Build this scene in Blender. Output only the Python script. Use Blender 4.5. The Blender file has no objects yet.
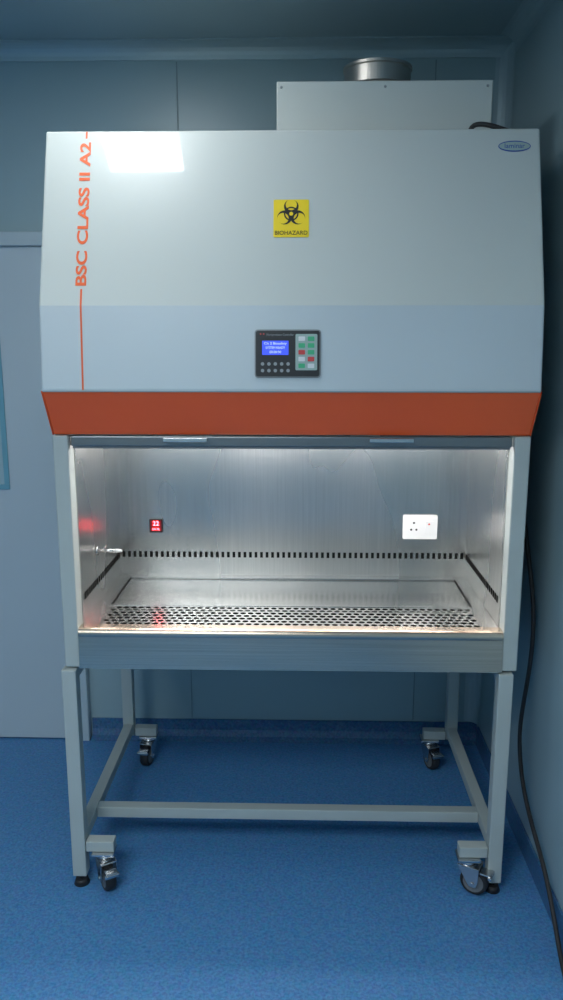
import bpy, bmesh, math, random
from mathutils import Vector, Matrix
random.seed(4)
S=bpy.context.scene
S.view_settings.view_transform='Standard'

# ------------------------------------------------------------ materials
def mat(name,col,rough=.5,metal=0,emit=None,es=0,coat=0,coatr=.05,spec=.5,bump=0,bscale=(50,50,50),var=0,vscale=5,cir=1.5,rvar=0):
    m=bpy.data.materials.new(name); m.use_nodes=True
    nt=m.node_tree; b=nt.nodes['Principled BSDF']
    b.inputs['Base Color'].default_value=(*col,1)
    b.inputs['Roughness'].default_value=rough
    b.inputs['Metallic'].default_value=metal
    b.inputs['Coat Weight'].default_value=coat
    b.inputs['Coat Roughness'].default_value=coatr
    b.inputs['Coat IOR'].default_value=cir
    b.inputs['Specular IOR Level'].default_value=spec
    if emit:
        b.inputs['Emission Color'].default_value=(*emit,1); b.inputs['Emission Strength'].default_value=es
    tc=nt.nodes.new('ShaderNodeTexCoord')
    mp=nt.nodes.new('ShaderNodeMapping'); mp.inputs['Scale'].default_value=bscale
    nt.links.new(tc.outputs['Object'],mp.inputs['Vector'])
    if bump or rvar:
        n=nt.nodes.new('ShaderNodeTexNoise'); n.inputs['Scale'].default_value=1; n.inputs['Detail'].default_value=4
        nt.links.new(mp.outputs[0],n.inputs['Vector'])
        if bump:
            bu=nt.nodes.new('ShaderNodeBump'); bu.inputs['Strength'].default_value=bump; bu.inputs['Distance'].default_value=.002
            nt.links.new(n.outputs[0],bu.inputs['Height']); nt.links.new(bu.outputs[0],b.inputs['Normal'])
        if rvar:
            mr=nt.nodes.new('ShaderNodeMapRange'); mr.inputs[3].default_value=rough-rvar; mr.inputs[4].default_value=rough+rvar
            nt.links.new(n.outputs[0],mr.inputs[0]); nt.links.new(mr.outputs[0],b.inputs['Roughness'])
    if var:
        n2=nt.nodes.new('ShaderNodeTexNoise'); n2.inputs['Scale'].default_value=vscale; n2.inputs['Detail'].default_value=6
        nt.links.new(tc.outputs['Object'],n2.inputs['Vector'])
        mx=nt.nodes.new('ShaderNodeMix'); mx.data_type='RGBA'
        mx.inputs[6].default_value=(*[c*(1-var) for c in col],1); mx.inputs[7].default_value=(*[min(1,c*(1+var)) for c in col],1)
        nt.links.new(n2.outputs[0],mx.inputs[0]); nt.links.new(mx.outputs[2],b.inputs['Base Color'])
    return m
def steel(name,col,rlo,rhi,fine,broad,contrast=.22,bump=.02,wave=.0):
    """brushed stainless: fine grain + broad smudges drive colour, roughness and bump"""
    m=bpy.data.materials.new(name); m.use_nodes=True; nt=m.node_tree; b=nt.nodes['Principled BSDF']; L=nt.links
    b.inputs['Metallic'].default_value=1
    tc=nt.nodes.new('ShaderNodeTexCoord')
    def noise(scale,detail,rg=.6):
        mp=nt.nodes.new('ShaderNodeMapping'); mp.inputs['Scale'].default_value=scale; L.new(tc.outputs['Object'],mp.inputs['Vector'])
        n=nt.nodes.new('ShaderNodeTexNoise'); n.inputs['Scale'].default_value=1; n.inputs['Detail'].default_value=detail; n.inputs['Roughness'].default_value=rg
        L.new(mp.outputs[0],n.inputs['Vector']); return n
    nf=noise(fine,5,.7); nb=noise(broad,1.5)
    av=nt.nodes.new('ShaderNodeMix'); av.data_type='FLOAT'; av.inputs[0].default_value=.3
    L.new(nf.outputs[0],av.inputs[2]); L.new(nb.outputs[0],av.inputs[3])
    mr=nt.nodes.new('ShaderNodeMapRange'); mr.inputs[1].default_value=.3; mr.inputs[2].default_value=.7
    L.new(av.outputs[0],mr.inputs[0])
    mx=nt.nodes.new('ShaderNodeMix'); mx.data_type='RGBA'
    mx.inputs[6].default_value=(*[c*(1-contrast) for c in col],1); mx.inputs[7].default_value=(*[min(1,c*(1+contrast)) for c in col],1)
    L.new(mr.outputs[0],mx.inputs[0]); L.new(mx.outputs[2],b.inputs['Base Color'])
    r=nt.nodes.new('ShaderNodeMapRange'); r.inputs[1].default_value=.2; r.inputs[2].default_value=.8; r.inputs[3].default_value=rlo; r.inputs[4].default_value=rhi
    L.new(nb.outputs[0],r.inputs[0]); L.new(r.outputs[0],b.inputs['Roughness'])
    last=None
    if bump:
        bu=nt.nodes.new('ShaderNodeBump'); bu.inputs['Strength'].default_value=bump; bu.inputs['Distance'].default_value=.002
        L.new(nf.outputs[0],bu.inputs['Height']); last=bu
    if wave:
        nw=noise((4,4,5),1); b2=nt.nodes.new('ShaderNodeBump'); b2.inputs['Strength'].default_value=1; b2.inputs['Distance'].default_value=wave
        L.new(nw.outputs[0],b2.inputs['Height'])
        if last: L.new(last.outputs[0],b2.inputs['Normal'])
        last=b2
    if last: L.new(last.outputs[0],b.inputs['Normal'])
    return m
M={}
M['paint']=mat('cabinet_paint',(.56,.59,.56),.32,coat=1,coatr=.05,cir=1.65,var=.03,vscale=3)
M['paint_cool_light']=mat('cabinet_paint_cool_light',(.52,.575,.60),.34,coat=1,coatr=.06,cir=1.5,var=.03,vscale=3)  # same cabinet paint; bluish light on the lower hood front tinted into the colour
M['frame']=mat('frame_paint',(.43,.47,.45),.45,var=.04,vscale=8)
M['orange']=mat('orange_paint',(.92,.115,.018),.45,coat=.3,coatr=.15,var=.05,vscale=4)
M['steel']=steel('brushed_steel',(.585,.565,.54),.23,.31,(150,150,2.5),(3,3,1),.13,.02)
M['steelh']=steel('brushed_steel_tray',(.57,.555,.535),.19,.25,(4,200,200),(1.5,3,3),.06,0)
M['sill']=steel('brushed_steel_sill',(.66,.53,.42),.20,.28,(2,260,260),(1.5,3,3),.22,0,.002)
M['galv']=mat('galvanised_steel',(.46,.43,.39),.38,1,bump=.1,bscale=(40,40,5),var=.1)
M['chrome']=mat('caster_zinc',(.62,.62,.62),.25,1)
M['black']=mat('black_plastic',(.012,.013,.015),.35)
M['sash']=mat('sash_aluminium',(.24,.25,.255),.35,.9)
M['rubber']=mat('black_rubber',(.02,.02,.022),.6)
M['wheel']=mat('grey_wheel',(.16,.17,.18),.45)
M['dark']=mat('dark_void',(.01,.01,.01),.9,spec=.05)
M['white']=mat('white_plastic',(.72,.72,.72),.35)
M['wall']=mat('wall_panel',(.315,.435,.475),.34,var=.05,vscale=1.5,bump=.02,bscale=(3,3,3))
M['trim']=mat('aluminium_trim',(.40,.51,.55),.35,.2)
M['ceil']=mat('ceiling_panel',(.35,.46,.50),.5,var=.04,vscale=1)
M['door']=mat('door_paint',(.48,.56,.61),.4,var=.03,vscale=2)
M['doorf']=mat('door_frame',(.45,.54,.59),.35)
M['seam']=mat('seam_sealant',(.22,.30,.33),.6)
M['yellow']=mat('yellow_vinyl',(.85,.62,.02),.4)
M['ink']=mat('black_ink',(.012,.012,.01),.5)
M['oink']=mat('orange_ink',(.80,.115,.02),.45)
M['blueink']=mat('blue_ink',(.03,.08,.35),.4)
M['lcd']=mat('lcd_screen',(.01,.02,.2),.3,emit=(.05,.10,.95),es=1.0)
M['lcdt']=mat('lcd_text',(.5,.6,1),.3,emit=(.45,.55,1),es=1.0)
M['led']=mat('red_led',(.5,.0,.0),.3,emit=(1,.06,.08),es=26)
M['ledpanel']=mat('led_bezel',(.06,.005,.005),.3,emit=(1,.02,.03),es=.15)
M['green']=mat('green_key',(.05,.42,.2),.4)
M['redk']=mat('red_key',(.6,.05,.05),.4)
M['keypad']=mat('keypad_panel',(.35,.45,.42),.4)
M['greyk']=mat('grey_key',(.3,.32,.33),.4)
M['bluek']=mat('glass_blue_edge',(.16,.38,.48),.3)
M['glass']=mat('door_glass',(.34,.48,.53),.08,coat=1)
M['lamp']=mat('ceiling_lamp_diffuser',(.9,.9,.9),.5,emit=(.93,.98,1),es=19)
M['lamp2']=mat('room_lamp_diffuser',(.9,.9,.9),.5,emit=(.88,.96,1),es=15.5)
M['tube']=mat('fluorescent_tube',(.9,.9,.9),.5,emit=(.99,.985,.98),es=29)

def floor_mat(name,dark=1):
    m=bpy.data.materials.new(name); m.use_nodes=True; nt=m.node_tree; b=nt.nodes['Principled BSDF']
    tc=nt.nodes.new('ShaderNodeTexCoord')
    n=nt.nodes.new('ShaderNodeTexNoise'); n.inputs['Scale'].default_value=120; n.inputs['Detail'].default_value=4; n.inputs['Roughness'].default_value=.7
    nt.links.new(tc.outputs['Object'],n.inputs['Vector'])
    r=nt.nodes.new('ShaderNodeValToRGB'); e=r.color_ramp.elements
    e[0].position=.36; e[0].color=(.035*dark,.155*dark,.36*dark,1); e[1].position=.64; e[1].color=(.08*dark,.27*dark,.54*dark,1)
    nt.links.new(n.outputs[0],r.inputs[0])
    v=nt.nodes.new('ShaderNodeTexVoronoi'); v.inputs['Scale'].default_value=90
    nt.links.new(tc.outputs['Object'],v.inputs['Vector'])
    mx=nt.nodes.new('ShaderNodeMix'); mx.data_type='RGBA'; mx.inputs[0].default_value=.04
    nt.links.new(r.outputs[0],mx.inputs[6]); nt.links.new(v.outputs['Color'],mx.inputs[7])
    nt.links.new(mx.outputs[2],b.inputs['Base Color'])
    b.inputs['Roughness'].default_value=.45
    b.inputs['Specular IOR Level'].default_value=.35
    return m
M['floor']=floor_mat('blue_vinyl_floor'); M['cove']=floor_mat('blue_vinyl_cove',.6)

# ------------------------------------------------------------ helpers
def empty(name,loc):
    o=bpy.data.objects.new(name,None); o.location=loc; o.empty_display_size=.1
    S.collection.objects.link(o); return o
def fin(name,bm,mats,parent=None,bevel=0,smooth=False,seg=2):
    bmesh.ops.recalc_face_normals(bm,faces=bm.faces)
    me=bpy.data.meshes.new(name); bm.to_mesh(me); bm.free()
    for m in (mats if isinstance(mats,(list,tuple)) else [mats]): me.materials.append(M[m])
    o=bpy.data.objects.new(name,me); S.collection.objects.link(o)
    if bevel:
        md=o.modifiers.new('bevel','BEVEL'); md.width=bevel; md.segments=seg; md.limit_method='ANGLE'; md.angle_limit=.6
    if smooth:
        for p in me.polygons: p.use_smooth=True
    if parent:
        o.parent=parent; o.matrix_parent_inverse=Matrix.Translation(-Vector(parent.location))
    return o
def addbox(bm,x0,x1,y0,y1,z0,z1,mi=0):
    vs=[bm.verts.new((x,y,z)) for x in (x0,x1) for y in (y0,y1) for z in (z0,z1)]
    for q in ((0,1,3,2),(4,6,7,5),(0,4,5,1),(2,3,7,6),(0,2,6,4),(1,5,7,3)):
        f=bm.faces.new([vs[i] for i in q]); f.material_index=mi
def box(name,x0,x1,y0,y1,z0,z1,m,parent=None,bevel=0):
    bm=bmesh.new(); addbox(bm,x0,x1,y0,y1,z0,z1); return fin(name,bm,m,parent,bevel)
def prism(name,prof,x0,x1,m,parent=None,bevel=0,fm=None):
    bm=bmesh.new()
    a=[bm.verts.new((x0,y,z)) for y,z in prof]; b=[bm.verts.new((x1,y,z)) for y,z in prof]
    bm.faces.new(a); bm.faces.new(b[::-1]); n=len(prof)
    for i in range(n):
        f=bm.faces.new([a[i],a[(i+1)%n],b[(i+1)%n],b[i]])
        if fm: f.material_index=fm[i]
    return fin(name,bm,m,parent,bevel)
def cyl(name,c,axis,r,h,m,parent=None,seg=32,r2=None,bevel=0):
    bm=bmesh.new(); bmesh.ops.create_cone(bm,cap_ends=True,segments=seg,radius1=r,radius2=r if r2 is None else r2,depth=h)
    q=Vector((0,0,1)).rotation_difference(Vector(axis)).to_matrix().to_4x4()
    bmesh.ops.transform(bm,matrix=Matrix.Translation(c)@q,verts=bm.verts)
    o=fin(name,bm,m,parent,bevel)
    for p in o.data.polygons:
        if len(p.vertices)==4: p.use_smooth=True
    return o
def frame(o,ux,uy):
    ux=Vector(ux).normalized(); uy=Vector(uy).normalized(); n=ux.cross(uy)
    m=Matrix.Identity(4)
    for i,v in enumerate((ux,uy,n)):
        for k in range(3): m[k][i]=v[k]
    m.translation=Vector(o); return m
def flat(name,fr,pts,w0,w1,m,parent=None,holes=None):
    bm=bmesh.new()
    lo=[bm.verts.new(fr@Vector((u,v,w0))) for u,v in pts]; hi=[bm.verts.new(fr@Vector((u,v,w1))) for u,v in pts]
    n=len(pts); bm.faces.new(hi); bm.faces.new(lo[::-1])
    for i in range(n): bm.faces.new([lo[i],lo[(i+1)%n],hi[(i+1)%n],hi[i]])
    return fin(name,bm,m,parent)
def ring(name,fr,outer,inner,w,m,parent,closed=True):
    bm=bmesh.new()
    a=[bm.verts.new(fr@Vector((u,v,w))) for u,v in outer]; b=[bm.verts.new(fr@Vector((u,v,w))) for u,v in inner]
    n=len(outer)
    for i in range(n if closed else n-1):
        bm.faces.new([a[i],a[(i+1)%n],b[(i+1)%n],b[i]])
    return fin(name,bm,m,parent)
def rrect(w,h,r,cx=0,cy=0,k=5):
    p=[]
    for (sx,sy,a0) in ((1,1,0),(-1,1,90),(-1,-1,180),(1,-1,270)):
        for i in range(k+1):
            a=math.radians(a0+90*i/k)
            p.append((cx+sx*(w/2-r)+r*math.cos(a),cy+sy*(h/2-r)+r*math.sin(a)))
    return p
def rect(w,h,cx=0,cy=0): return [(cx-w/2,cy-h/2),(cx+w/2,cy-h/2),(cx+w/2,cy+h/2),(cx-w/2,cy+h/2)]
def circ(r,cx=0,cy=0,n=24,ry=None): return [(cx+r*math.cos(2*math.pi*i/n),cy+(ry or r)*math.sin(2*math.pi*i/n)) for i in range(n)]
def text(name,s,fr,size,m,parent,off=0,width=None,align='CENTER'):
    c=bpy.data.curves.new(name,'FONT'); c.body=s; c.size=size; c.offset=off; c.extrude=.0003
    c.align_x=align; c.align_y='CENTER'
    t=bpy.data.objects.new(name+'_tmp',c); S.collection.objects.link(t)
    bpy.context.view_layer.update()
    dg=bpy.context.evaluated_depsgraph_get()
    me=bpy.data.meshes.new_from_object(t.evaluated_get(dg)); bpy.data.objects.remove(t)
    xs=[v.co.x for v in me.vertices]; 
    if width:
        k=width/(max(xs)-min(xs))
        for v in me.vertices: v.co.x*=k
    me.transform(fr); me.materials.clear(); me.materials.append(M[m])
    o=bpy.data.objects.new(name,me); S.collection.objects.link(o)
    o.parent=parent; o.matrix_parent_inverse=Matrix.Translation(-Vector(parent.location)); return o
def tubecurve(name,pts,r,m,parent=None):
    c=bpy.data.curves.new(name,'CURVE'); c.dimensions='3D'; c.bevel_depth=r; c.bevel_resolution=4; c.use_fill_caps=True
    s=c.splines.new('NURBS'); s.points.add(len(pts)-1); s.use_endpoint_u=True; s.order_u=4; s.resolution_u=8
    for i,p in enumerate(pts): s.points[i].co=(*p,1)
    t=bpy.data.objects.new(name+'_tmp',c); S.collection.objects.link(t); bpy.context.view_layer.update()
    me=bpy.data.meshes.new_from_object(t.evaluated_get(bpy.context.evaluated_depsgraph_get())); bpy.data.objects.remove(t)
    me.materials.clear(); me.materials.append(M[m])
    for p in me.polygons: p.use_smooth=True
    o=bpy.data.objects.new(name,me); S.collection.objects.link(o)
    if parent: o.parent=parent; o.matrix_parent_inverse=Matrix.Translation(-Vector(parent.location))
    return o

# ------------------------------------------------------------ room
XL,XR,YB,YF,ZC=-2.6,.765,.92,-3.6,2.67
box('floor',XL-.1,XR+.1,YF-.1,YB+.1,-.06,0,'floor')
box('ceiling',XL-.1,XR+.1,YF-.1,YB+.1,ZC,ZC+.06,'ceil')
box('wall_back',XL-.1,XR+.1,YB,YB+.08,0,ZC,'wall')
box('wall_right',XR,XR+.08,YF,YB,0,ZC,'wall')
box('wall_left',XL-.08,XL,YF,YB,0,ZC,'wall')
box('wall_front',XL-.1,XR+.1,YF-.08,YF,0,ZC,'wall')
prism('trim_1',[(YB-.001,ZC-.055),(YB-.006,ZC-.055)]+[(YB-.055+.049*math.cos(math.radians(a)),ZC-.055+.049*math.sin(math.radians(a))) for a in range(0,91,15)]+[(YB-.055,ZC-.001),(YB-.001,ZC-.001)],XL,XR,'trim')
def vcove(name,x,y,sx,sy,z0,z1,r,m):
    pts=[(x,y)]+[(x+sx*(r-r*math.cos(math.radians(a))) ,y+sy*(r-r*math.sin(math.radians(a)))) for a in range(0,91,15)]
    bm=bmesh.new(); a=[bm.verts.new((p[0],p[1],z0)) for p in pts]; b=[bm.verts.new((p[0],p[1],z1)) for p in pts]
    n=len(pts); bm.faces.new(a); bm.faces.new(b[::-1])
    for i in range(n): bm.faces.new([a[i],a[(i+1)%n],b[(i+1)%n],b[i]])
    fin(name,bm,m)
vcove('trim_2',XR-.001,YB-.001,-1,-1,.09,ZC-.002,.055,'trim')
bm=bmesh.new()
rr=.055
pts=[(XR-.001,ZC-.001)]+[(XR-.001-(rr-rr*math.cos(math.radians(a))),ZC-.001-(rr-rr*math.sin(math.radians(a)))) for a in range(0,91,15)]
a=[bm.verts.new((p[0],YF,p[1])) for p in pts]; b=[bm.verts.new((p[0],YB-.06,p[1])) for p in pts]
bm.faces.new(a); bm.faces.new(b[::-1])
for i in range(len(pts)): bm.faces.new([a[i],a[(i+1)%len(pts)],b[(i+1)%len(pts)],b[i]])
fin('trim_3',bm,'trim')
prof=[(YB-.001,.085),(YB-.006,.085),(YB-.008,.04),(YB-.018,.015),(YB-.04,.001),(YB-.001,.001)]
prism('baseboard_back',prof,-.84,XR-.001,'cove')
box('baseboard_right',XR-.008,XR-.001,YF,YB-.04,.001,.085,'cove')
bm=bmesh.new()
for x in (-.42,.50): addbox(bm,x-.002,x+.002,YB-.0025,YB-.0005,.09,ZC-.06)
fin('trim_4',bm,'seam')
bm=bmesh.new()
for y in (-.35,-1.5): addbox(bm,XR-.0025,XR-.0005,y-.003,y+.003,.09,ZC-.06)
fin('trim_5',bm,'seam')

# door
d=empty('door_1',(-1.35,YB-.03,0))
box('leaf',-1.84,-.90,YB-.03,YB-.004,.005,1.98,'door',d,.003)
bm=bmesh.new()
addbox(bm,-.90,-.845,YB-.045,YB-.002,.0,2.03); addbox(bm,-1.90,-1.84,YB-.045,YB-.002,.0,2.03); addbox(bm,-1.84,-.90,YB-.045,YB-.002,1.98,2.03)
fin('frame',bm,'doorf',d,.004)
bm=bmesh.new()
for q in ((-1.42,-1.11,1.735,1.755),(-1.42,-1.11,1.065,1.085),(-1.42,-1.40,1.085,1.735),(-1.13,-1.11,1.085,1.735)):
    addbox(bm,q[0],q[1],YB-.038,YB-.03,q[2],q[3])
fin('window_frame',bm,'bluek',d,.002)
box('window_pane',-1.40,-1.13,YB-.033,YB-.0295,1.085,1.735,'glass',d)
cyl('handle_rose',(-1.76,YB-.04,1.0),(0,1,0),.025,.02,'chrome',d)
box('handle_lever',-1.77,-1.65,YB-.075,YB-.06,.99,1.01,'chrome',d,.004)
cyl('handle_neck',(-1.76,YB-.055,1.0),(0,1,0),.008,.03,'chrome',d)

# ------------------------------------------------------------ cabinet
W=.65
cab=empty('biosafety_cabinet',(0,.35,.713))
T=(.085,2.185); C=(-.06,1.73); O=(-.078,1.512); B=(0,1.388)
prof=[T,C,O,B,(.74,1.392),(.74,2.185)]
prism('hood_shell',prof,-W,W,['paint','orange','paint_cool_light'],cab,.006,[0,2,1,0,0,0])
bm=bmesh.new()
for s in (-1,1):
    x0,x1=s*W-.001*s,s*W+.0012*s
    pr=[(O[0]-.0005,1.512),(.0,1.3875),(.03,1.3915),(.03,1.512)]
    a=[bm.verts.new((x0,y,z)) for y,z in pr]; b=[bm.verts.new((x1,y,z)) for y,z in pr]
    bm.faces.new(a); bm.faces.new(b[::-1])
    for i in range(4): bm.faces.new([a[i],a[(i+1)%4],b[(i+1)%4],b[i]])
fin('orange_cheeks',bm,'orange',cab)
box('band_seam',-W+.004,W-.004,O[0]-.0025,O[0]+.002,1.510,1.513,'seam',cab)
for s,n in ((-1,'left'),(1,'right')):
    x0,x1=sorted((s*W,s*(W-.012)))
    box('side_panel_'+n,x0,x1,.045,.74,.715,1.388,'frame',cab,.002)
    x0,x1=sorted((s*W,s*(W-.043)))
    box('front_post_'+n,x0,x1,-.010,.045,.713,1.387,'frame',cab,.004)
    x0,x1=sorted((s*(W-.045),s*(W-.042)))
    box('inner_wall_'+n,x0,x1,.0455,.545,.80,1.388,'steel',cab)
box('back_panel',-W+.012,W-.012,.725,.738,.715,1.388,'frame',cab)
box('inner_back_wall',-W+.045,W-.045,.54,.545,.80,1.388,'steel',cab)
box('drain_pan',-W+.014,W-.014,.02,.72,.715,.735,'steel',cab)
box('canopy_liner',-.604,.604,.03,.54,1.380,1.3875,'steel',cab)
box('sash_rail',-.604,.604,.004,.026,1.356,1.384,'sash',cab,.003)
box('sash_glass_edge',-.60,.60,.010,.020,1.349,1.356,'wheel',cab)
for i,x in enumerate((-.285,.275)):
    bm=bmesh.new(); addbox(bm,x-.06,x+.06,-.016,.003,1.374,1.379); addbox(bm,x-.06,x+.06,-.019,-.015,1.371,1.382)
    fin('sash_handle_%d'%(i+1),bm,'chrome',cab,.0015)
lip=[(.002+.016*math.cos(math.radians(a)),.815+.016*math.sin(math.radians(a))) for a in range(200,89,-10)]
prism('front_sill',[(.0,.708),(-.017,.712),(-.011,.806)]+lip+[(.030,.831),(.030,.826),(.006,.822),(0,.81)],-.6065,.6065,'sill',cab)
zt=.829
bm=bmesh.new()
addbox(bm,-.604,-.565,.030,.540,.815,zt); addbox(bm,.565,.604,.030,.540,.815,zt)
addbox(bm,-.565,.565,.500,.540,.815,zt); addbox(bm,-.565,.565,.205,.216,.815,zt)
fin('work_ledge',bm,'steelh',cab)
box('work_tray',-.561,.561,.220,.496,.812,.823,'steelh',cab)
bm=bmesh.new()
gx0,gx1,gy0,gy1=-.565,.565,.030,.205
rows=7; cols=48; ch=(gy1-gy0-.012)/rows; cw=(gx1-gx0-.02)/(cols+.5); z=.8275
def rectpt(hw,hh,a):
    c,s=math.cos(a),math.sin(a); t=min(hw/abs(c) if abs(c)>1e-6 else 9,hh/abs(s) if abs(s)>1e-6 else 9); return c*t,s*t
angs=sorted(set([i*math.pi/8 for i in range(16)]+[math.atan2(sy*ch,sx*cw)%(2*math.pi) for sx in(1,-1) for sy in (1,-1)]))
for r in range(rows):
    off=0 if r%2 else cw/2
    for c in range(cols):
        cx=gx0+.01+off+cw*(c+.5); cy=gy0+.006+ch*(r+.5)
        A=[];Bv=[];Cv=[]
        for a_ in angs:
            u,v=rectpt(cw/2,ch/2,a_); A.append(bm.verts.new((cx+u,cy+v,z)))
            hx,hy=cw*.38*math.cos(a_),ch*.36*math.sin(a_)
            Bv.append(bm.verts.new((cx+hx,cy+hy,z))); Cv.append(bm.verts.new((cx+hx,cy+hy,z-.002)))
        n=len(angs)
        for i in range(n):
            j=(i+1)%n; bm.faces.new([A[i],A[j],Bv[j],Bv[i]]); bm.faces.new([Bv[i],Bv[j],Cv[j],Cv[i]])
    for (xa,xb) in ((gx0,gx0+.01+off),(gx0+.01+off+cw*cols,gx1)):
        y0=gy0+.006+ch*r
        bm.faces.new([bm.verts.new(p) for p in ((xa,y0,z),(xb,y0,z),(xb,y0+ch,z),(xa,y0+ch,z))])
for y0,y1 in ((gy0,gy0+.006),(gy1-.006,gy1)):
    bm.faces.new([bm.verts.new(p) for p in ((gx0,y0,z),(gx1,y0,z),(gx1,y1,z),(gx0,y1,z))])
fin('intake_grille',bm,'steelh',cab)
box('intake_plenum',-.564,.564,.032,.204,.80,.806,'dark',cab)
bm=bmesh.new()
n=62
for i in range(n):
    x=-.592+1.184*i/(n-1)
    addbox(bm,x-.0048,x+.0048,.5385,.5405,.892,.912)
for s in (-1,1):
    for i in range(20):
        y=.075+.45*i/19
        xa,xb=sorted((s*.6035,s*.6055)); addbox(bm,xa,xb,y-.006,y+.006,.892,.912)
fin('exhaust_slots',bm,'dark',cab)
for i,y in enumerate((.20,.27)):
    cyl('fluorescent_tube_%d'%(i+1),(0,y,1.364),(1,0,0),.012,1.10,'tube',cab,16)
cyl('tap_flange',(-.601,.22,1.0),(1,0,0),.014,.006,'chrome',cab)
cyl('tap_stem',(-.570,.22,1.0),(1,0,0),.005,.06,'chrome',cab)
cyl('tap_nozzle',(-.535,.22,1.0),(1,0,0),.0065,.022,'white',cab,r2=.0035)
box('tap_lever',-.582,-.574,.205,.235,1.008,1.013,'chrome',cab,.001)
cyl('tap_post',(-.578,.22,1.006),(0,0,1),.003,.012,'chrome',cab)

up=Vector((0,T[0]-C[0],T[1]-C[1])); L=up.length; up.normalize()
def slope(x,z,e=.0008):
    t=(z-C[1])/(T[1]-C[1]); p=Vector((x,C[0]+t*(T[0]-C[0]),z)); nrm=Vector((1,0,0)).cross(up)
    return p+nrm*e
up2=Vector((0,C[0]-O[0],C[1]-O[1])).normalized()
def low(x,z,e=.0008):
    t=(z-O[1])/(C[1]-O[1]); p=Vector((x,O[0]+t*(C[0]-O[0]),z)); return p+Vector((1,0,0)).cross(up2)*e
TX=-.540
text('model_lettering','BSC CLASS II A2',frame(slope(TX,1.966),up,(-1,0,0)),.0385,'oink',cab,off=.0010,width=.392)
def stripe(nm,fr,l): flat(nm,fr,rect(.005,l,0,l/2),0,.0006,'oink',cab)
stripe('pinstripe_upper',frame(slope(TX,2.164,.0002),(1,0,0),up),.019)
l1=(slope(TX,1.775)-slope(TX,1.733)).length
stripe('pinstripe_middle',frame(slope(TX,1.730,.0002),(1,0,0),up),l1)
l2=(low(TX,1.73)-low(TX,1.515)).length
stripe('pinstripe_lower',frame(low(TX,1.515,.0002),(1,0,0),up2),l2)
fr=frame(slope(.582,2.137,.0005),(1,0,0),up)
flat('maker_badge',fr,circ(.042,n=32,ry=.015),0,.001,'blueink',cab)
flat('maker_badge_inner',fr,circ(.040,n=32,ry=.012),0.001,.0014,'keypad',cab)
text('maker_badge_script','laminar',frame(slope(.582,2.137,.0022),(1,0,0),up),.018,'blueink',cab)

pz=1.952
sg=empty('biohazard_sign',slope(.002,pz,0))
fr=frame(slope(.002,pz,.0006),(1,0,0),up)
flat('sign_plate',fr,rrect(.092,.102,.003),0,.0008,'yellow',sg)
c0=(0,.012); R=.034
for kk in range(3):
    th=math.radians(90+120*kk); dx,dy=math.cos(th),math.sin(th)
    o_=[];i_=[]
    for j in range(33):
        a=th+math.radians(24+(312)*j/32)
        o_.append((c0[0]+dx*.58*R+.56*R*math.cos(a),c0[1]+dy*.58*R+.56*R*math.sin(a)))
        i_.append((c0[0]+dx*.72*R+.43*R*math.cos(a),c0[1]+dy*.72*R+.43*R*math.sin(a)))
    ring('biohazard_horn_%d'%(kk+1),fr,o_,i_,.0013,'ink',sg,closed=False)
ring('biohazard_ring',fr,circ(.56*R,*c0,n=40),circ(.45*R,*c0,n=40),.0014,'ink',sg)
flat('biohazard_hub',fr,circ(.15*R,*c0),.0013,.0016,'yellow',sg)
text('sign_caption','BIOHAZARD',frame(fr@Vector((0,-.040,.0014)),(1,0,0),up),.0155,'ink',sg,width=.084)

cp=empty('control_panel',low(-.005,1.608,0))
fr=frame(low(-.005,1.608,.0),(1,0,0),up2)
flat('bezel',fr,rrect(.170,.122,.008),0.0003,.004,'black',cp)
ring('bezel_rim',fr,rrect(.168,.120,.007),rrect(.165,.117,.006),.0043,'greyk',cp)
flat('lcd_surround',fr,rrect(.078,.046,.002,-.032,.015),.004,.0045,'rubber',cp)
flat('lcd',fr,rect(.068,.036,-.032,.015),.0045,.005,'lcd',cp)
for i,s_ in enumerate(('Cls 2 Biosafety','SYSTEM READY','00:00:00')):
    text('lcd_line_%d'%(i+1),s_,frame(fr@Vector((-.032,.026-.011*i,.0053)),(1,0,0),up2),.0085,'lcdt',cp,width=(.058,.05,.03)[i])
for r in range(2):
    for c in range(5):
        flat('soft_key_%d'%(r*5+c+1),fr,circ(.0045,-.065+.0165*c,-.026-.017*r,16),.004,.0052,'greyk',cp)
flat('keypad',fr,rrect(.056,.092,.003,.048,.004),.004,.0046,'keypad',cp)
cols_=[('white','green'),('green','green'),('redk','green'),('white','redk'),('green','white')]
for r in range(5):
    for c in range(2):
        flat('key_%d'%(r*2+c+1),fr,rrect(.017,.0115,.002,.036+.024*c,.038-.0172*r),.0046,.006,cols_[r][c],cp)
for i,x in enumerate((-.07,-.062)): flat('indicator_%d'%i,fr,circ(.002,x,.05,10),.004,.005,'redk',cp)
text('panel_caption','Microprocessor Controller',frame(fr@Vector((-.02,.048,.0045)),(1,0,0),up2),.008,'greyk',cp,width=.07)

po=empty('power_outlet',(.443,.54,1.006))
fr=frame((.443,.5398,1.006),(1,0,0),(0,0,1))
flat('cover_plate',fr,rrect(.118,.084,.004),0,.008,'white',po)
flat('socket_module',fr,rrect(.048,.062,.002,-.022,0),.008,.0095,'white',po)
flat('rocker_switch',fr,rrect(.026,.044,.002,.030,0),.008,.012,'white',po)
for i,(u,v) in enumerate(((-.022,.016),(-.031,-.008),(-.013,-.008))): flat('pin_hole_%d'%(i+1),fr,circ(.0038,u,v,12),.0095,.0099,'ink',po)
flat('switch_mark',fr,circ(.0035,.030,.012,12),.012,.0124,'redk',po)

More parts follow.
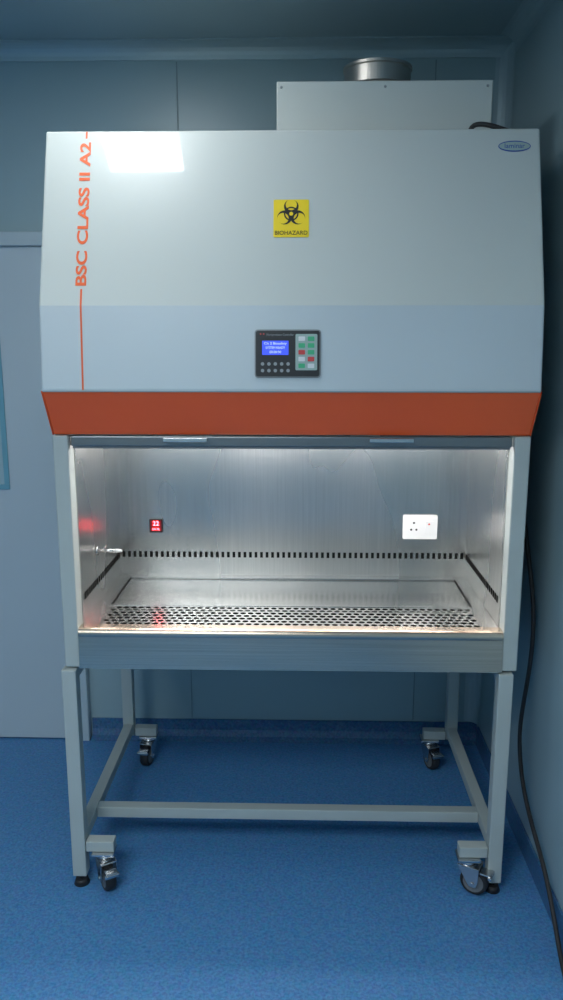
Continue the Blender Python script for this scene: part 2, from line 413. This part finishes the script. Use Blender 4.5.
td=empty('led_display',(-.474,.54,1.006))
fr=frame((-.474,.5398,1.006),(1,0,0),(0,0,1))
flat('housing',fr,rrect(.046,.048,.003),0,.008,'black',td)
flat('window',fr,rect(.038,.038),.008,.0085,'ledpanel',td)
text('digits','22',frame(fr@Vector((0,.008,.009)),(1,0,0),(0,0,1)),.022,'led',td)
text('caption','UV FL',frame(fr@Vector((0,-.012,.009)),(1,0,0),(0,0,1)),.010,'led',td)

# ------------------------------------------------------------ exhaust box
ex=empty('exhaust_duct',(.26,.47,2.187))
box('plenum_box',-.043,.559,.25,.70,2.187,2.35,'paint',ex,.003)
bm=bmesh.new()
for x in (-.03,.544,.26):
    bmesh.ops.create_cone(bm,cap_ends=True,segments=12,radius1=.004,radius2=.003,depth=.003,matrix=Matrix.Translation((x,.2485,2.335))@Matrix.Rotation(math.radians(90),4,'X'))
fin('rivets',bm,'greyk',ex)
bm=bmesh.new()
def lathe(bm,cx,cy,pr,seg=64):
    rings=[[bm.verts.new((cx+r*math.cos(2*math.pi*i/seg),cy+r*math.sin(2*math.pi*i/seg),z_)) for i in range(seg)] for r,z_ in pr]
    for q in range(len(rings)-1):
        for i in range(seg): bm.faces.new([rings[q][i],rings[q][(i+1)%seg],rings[q+1][(i+1)%seg],rings[q+1][i]])
lathe(bm,.256,.47,[(.112,2.351),(.112,2.355),(.1,2.356),(.1,2.385),(.103,2.388),(.1,2.391),(.1,2.435),(.104,2.438),(.104,2.446),(.098,2.446),(.098,2.351)])
fin('spigot',bm,'galv',ex,smooth=False)

# ------------------------------------------------------------ stand
st=empty('cabinet_stand',(0,.36,0))
t=.042; SX=-.010; Y0=-.020
bm=bmesh.new()
for s in (-1,1):
    for y0 in (Y0,.70):
        xa,xb=sorted((SX+s*W,SX+s*(W-t))); addbox(bm,xa,xb,y0,y0+t,.035 if y0==Y0 else .12,.7065)
fin('legs',bm,'frame',st,.003)
bm=bmesh.new()
for s in (-1,1):
    xa,xb=sorted((SX+s*(W-.005),SX+s*(W-.005-.036)))
    addbox(bm,xa,xb,Y0+t,.70,.135,.171); addbox(bm,xa,xb,Y0+t,.70,.670,.7065)
fin('side_rails',bm,'frame',st,.003)
bm=bmesh.new()
addbox(bm,SX-W+.041,SX+W-.041,.135,.173,.135,.171)
addbox(bm,SX-W+.044,SX+W-.044,.702,.740,.670,.7065)
fin('cross_rails',bm,'frame',st,.003)
bm=bmesh.new()
for s in (-1,1):
    for y0 in (Y0,.70):
        xa,xb=sorted((SX+s*(W-.044),SX+s*(W-.044-.085)))
        addbox(bm,xa,xb,y0+.002,y0+.040,.118,.152)
fin('caster_brackets',bm,'frame',st,.003)
for i,s in enumerate((-1,1)):
    x=SX+s*(W-.021)
    cyl('levelling_foot_%d'%(i+1),(x,Y0+.021,.009),(0,0,1),.024,.018,'rubber',st,24,.018)
    cyl('foot_stem_%d'%(i+1),(x,Y0+.021,.027),(0,0,1),.007,.022,'chrome',st,12)
def caster(idx,x,y,ang):
    cx,cy=x,y; dx,dy=math.cos(ang),math.sin(ang)
    ox,oy=cx+dx*.024,cy+dy*.024
    ax=(-dy,dx,0)
    R_=Matrix.Translation((ox,oy,0))@Matrix.Rotation(ang,4,'Z')
    bm=bmesh.new()
    for s in (-1,1):
        pr=[(-.048,.094),(.018,.094),(.016,.05),(.010,.032),(-.010,.032),(-.020,.047)]
        a=[bm.verts.new((u,s*.0225,w)) for u,w in pr]; b=[bm.verts.new((u,s*.0255,w)) for u,w in pr]
        bm.faces.new(a); bm.faces.new(b[::-1])
        for i in range(len(pr)): bm.faces.new([a[i],a[(i+1)%len(pr)],b[(i+1)%len(pr)],b[i]])
    addbox(bm,-.048,.018,-.0255,.0255,.091,.096)
    bmesh.ops.transform(bm,matrix=R_,verts=bm.verts)
    fin('caster_fork_%d'%idx,bm,'chrome',st,.001)
    cyl('caster_swivel_%d'%idx,(cx,cy,.102),(0,0,1),.025,.012,'chrome',st,32)
    bm=bmesh.new(); addbox(bm,cx-.034,cx+.034,cy-.028,cy+.028,.108,.1175); fin('caster_plate_%d'%idx,bm,'chrome',st,.002)
    bm=bmesh.new(); seg=40
    pr=[(0,-.015),(.018,-.015),(.025,-.010),(.031,-.016),(.038,-.016),(.0415,-.010),(.042,0),(.0415,.010),(.038,.016),(.031,.016),(.025,.010),(.018,.015),(0.0,.015)]
    rings=[[bm.verts.new((r*math.cos(2*math.pi*i/seg),w,r*math.sin(2*math.pi*i/seg)+.0425)) for i in range(seg)] for r,w in pr]
    for q in range(len(rings)-1):
        for i in range(seg):
            f=bm.faces.new([rings[q][i],rings[q][(i+1)%seg],rings[q+1][(i+1)%seg],rings[q+1][i]]); f.material_index=1 if q in (0,1,2,9,10,11) else 0
    bmesh.ops.remove_doubles(bm,verts=bm.verts,dist=1e-5)
    bmesh.ops.transform(bm,matrix=R_,verts=bm.verts)
    fin('caster_wheel_%d'%idx,bm,['rubber','wheel'],st,smooth=True)
    c_=Vector((ox,oy,.0425)); cyl('caster_axle_%d'%idx,c_,ax,.006,.058,'chrome',st,12)
    bm=bmesh.new(); addbox(bm,.018,.052,-.018,.018,.076,.082); addbox(bm,.044,.055,-.022,.022,.068,.078)
    bmesh.ops.transform(bm,matrix=R_,verts=bm.verts); fin('caster_brake_%d'%idx,bm,'chrome',st,.002)
caster(1,SX-W+.096,Y0+.018,math.radians(-60))
caster(2,SX+W-.100,Y0+.018,math.radians(-28))
caster(3,SX-W+.096,.722,math.radians(-100))
caster(4,SX+W-.104,.722,math.radians(-70))

# ------------------------------------------------------------ cables
tubecurve('power_cable',[(.49,.20,2.192),(.485,.19,2.222),(.53,.17,2.218),(.58,.16,2.196),(.63,.19,2.194),(.68,.26,2.21),(.705,.38,2.12),(.715,.40,1.6),(.72,.30,1.1),(.735,.12,.877),(.735,.15,.62),(.73,.23,.40),(.73,.10,.228),(.735,-.12,.167),(.735,-.26,.04),(.725,-.36,.008),(.70,-.6,.006),(.66,-1.0,.006)],.0065,'rubber')

# ------------------------------------------------------------ lights (ceiling fixtures)
def clight(name,x0,x1,y0,y1,m):
    e=empty(name,((x0+x1)/2,(y0+y1)/2,ZC))
    bm=bmesh.new(); w=.02
    for q in ((x0-w,x1+w,y0-w,y0),(x0-w,x1+w,y1,y1+w),(x0-w,x0,y0,y1),(x1,x1+w,y0,y1)): addbox(bm,*q,ZC-.02,ZC-.0005)
    fin('housing',bm,'trim',e)
    box('diffuser',x0,x1,y0,y1,ZC-.015,ZC-.001,m,e)
clight('ceiling_light',-.65,-.39,-.50,.0,'lamp')
clight('ceiling_light.001',-1.5,-.2,-2.9,-1.9,'lamp2')

w=bpy.data.worlds.new('world'); S.world=w; w.use_nodes=True
w.node_tree.nodes['Background'].inputs[0].default_value=(.3,.4,.5,1); w.node_tree.nodes['Background'].inputs[1].default_value=.2

# ------------------------------------------------------------ camera
c=bpy.data.cameras.new('camera'); c.sensor_fit='VERTICAL'; c.sensor_height=36; c.lens=28.8
co=bpy.data.objects.new('camera',c); S.collection.objects.link(co)
co.location=(.032,-2.17,1.65); co.rotation_euler=(math.radians(78.5),0,math.radians(1.45)); c.clip_start=.02
S.camera=co
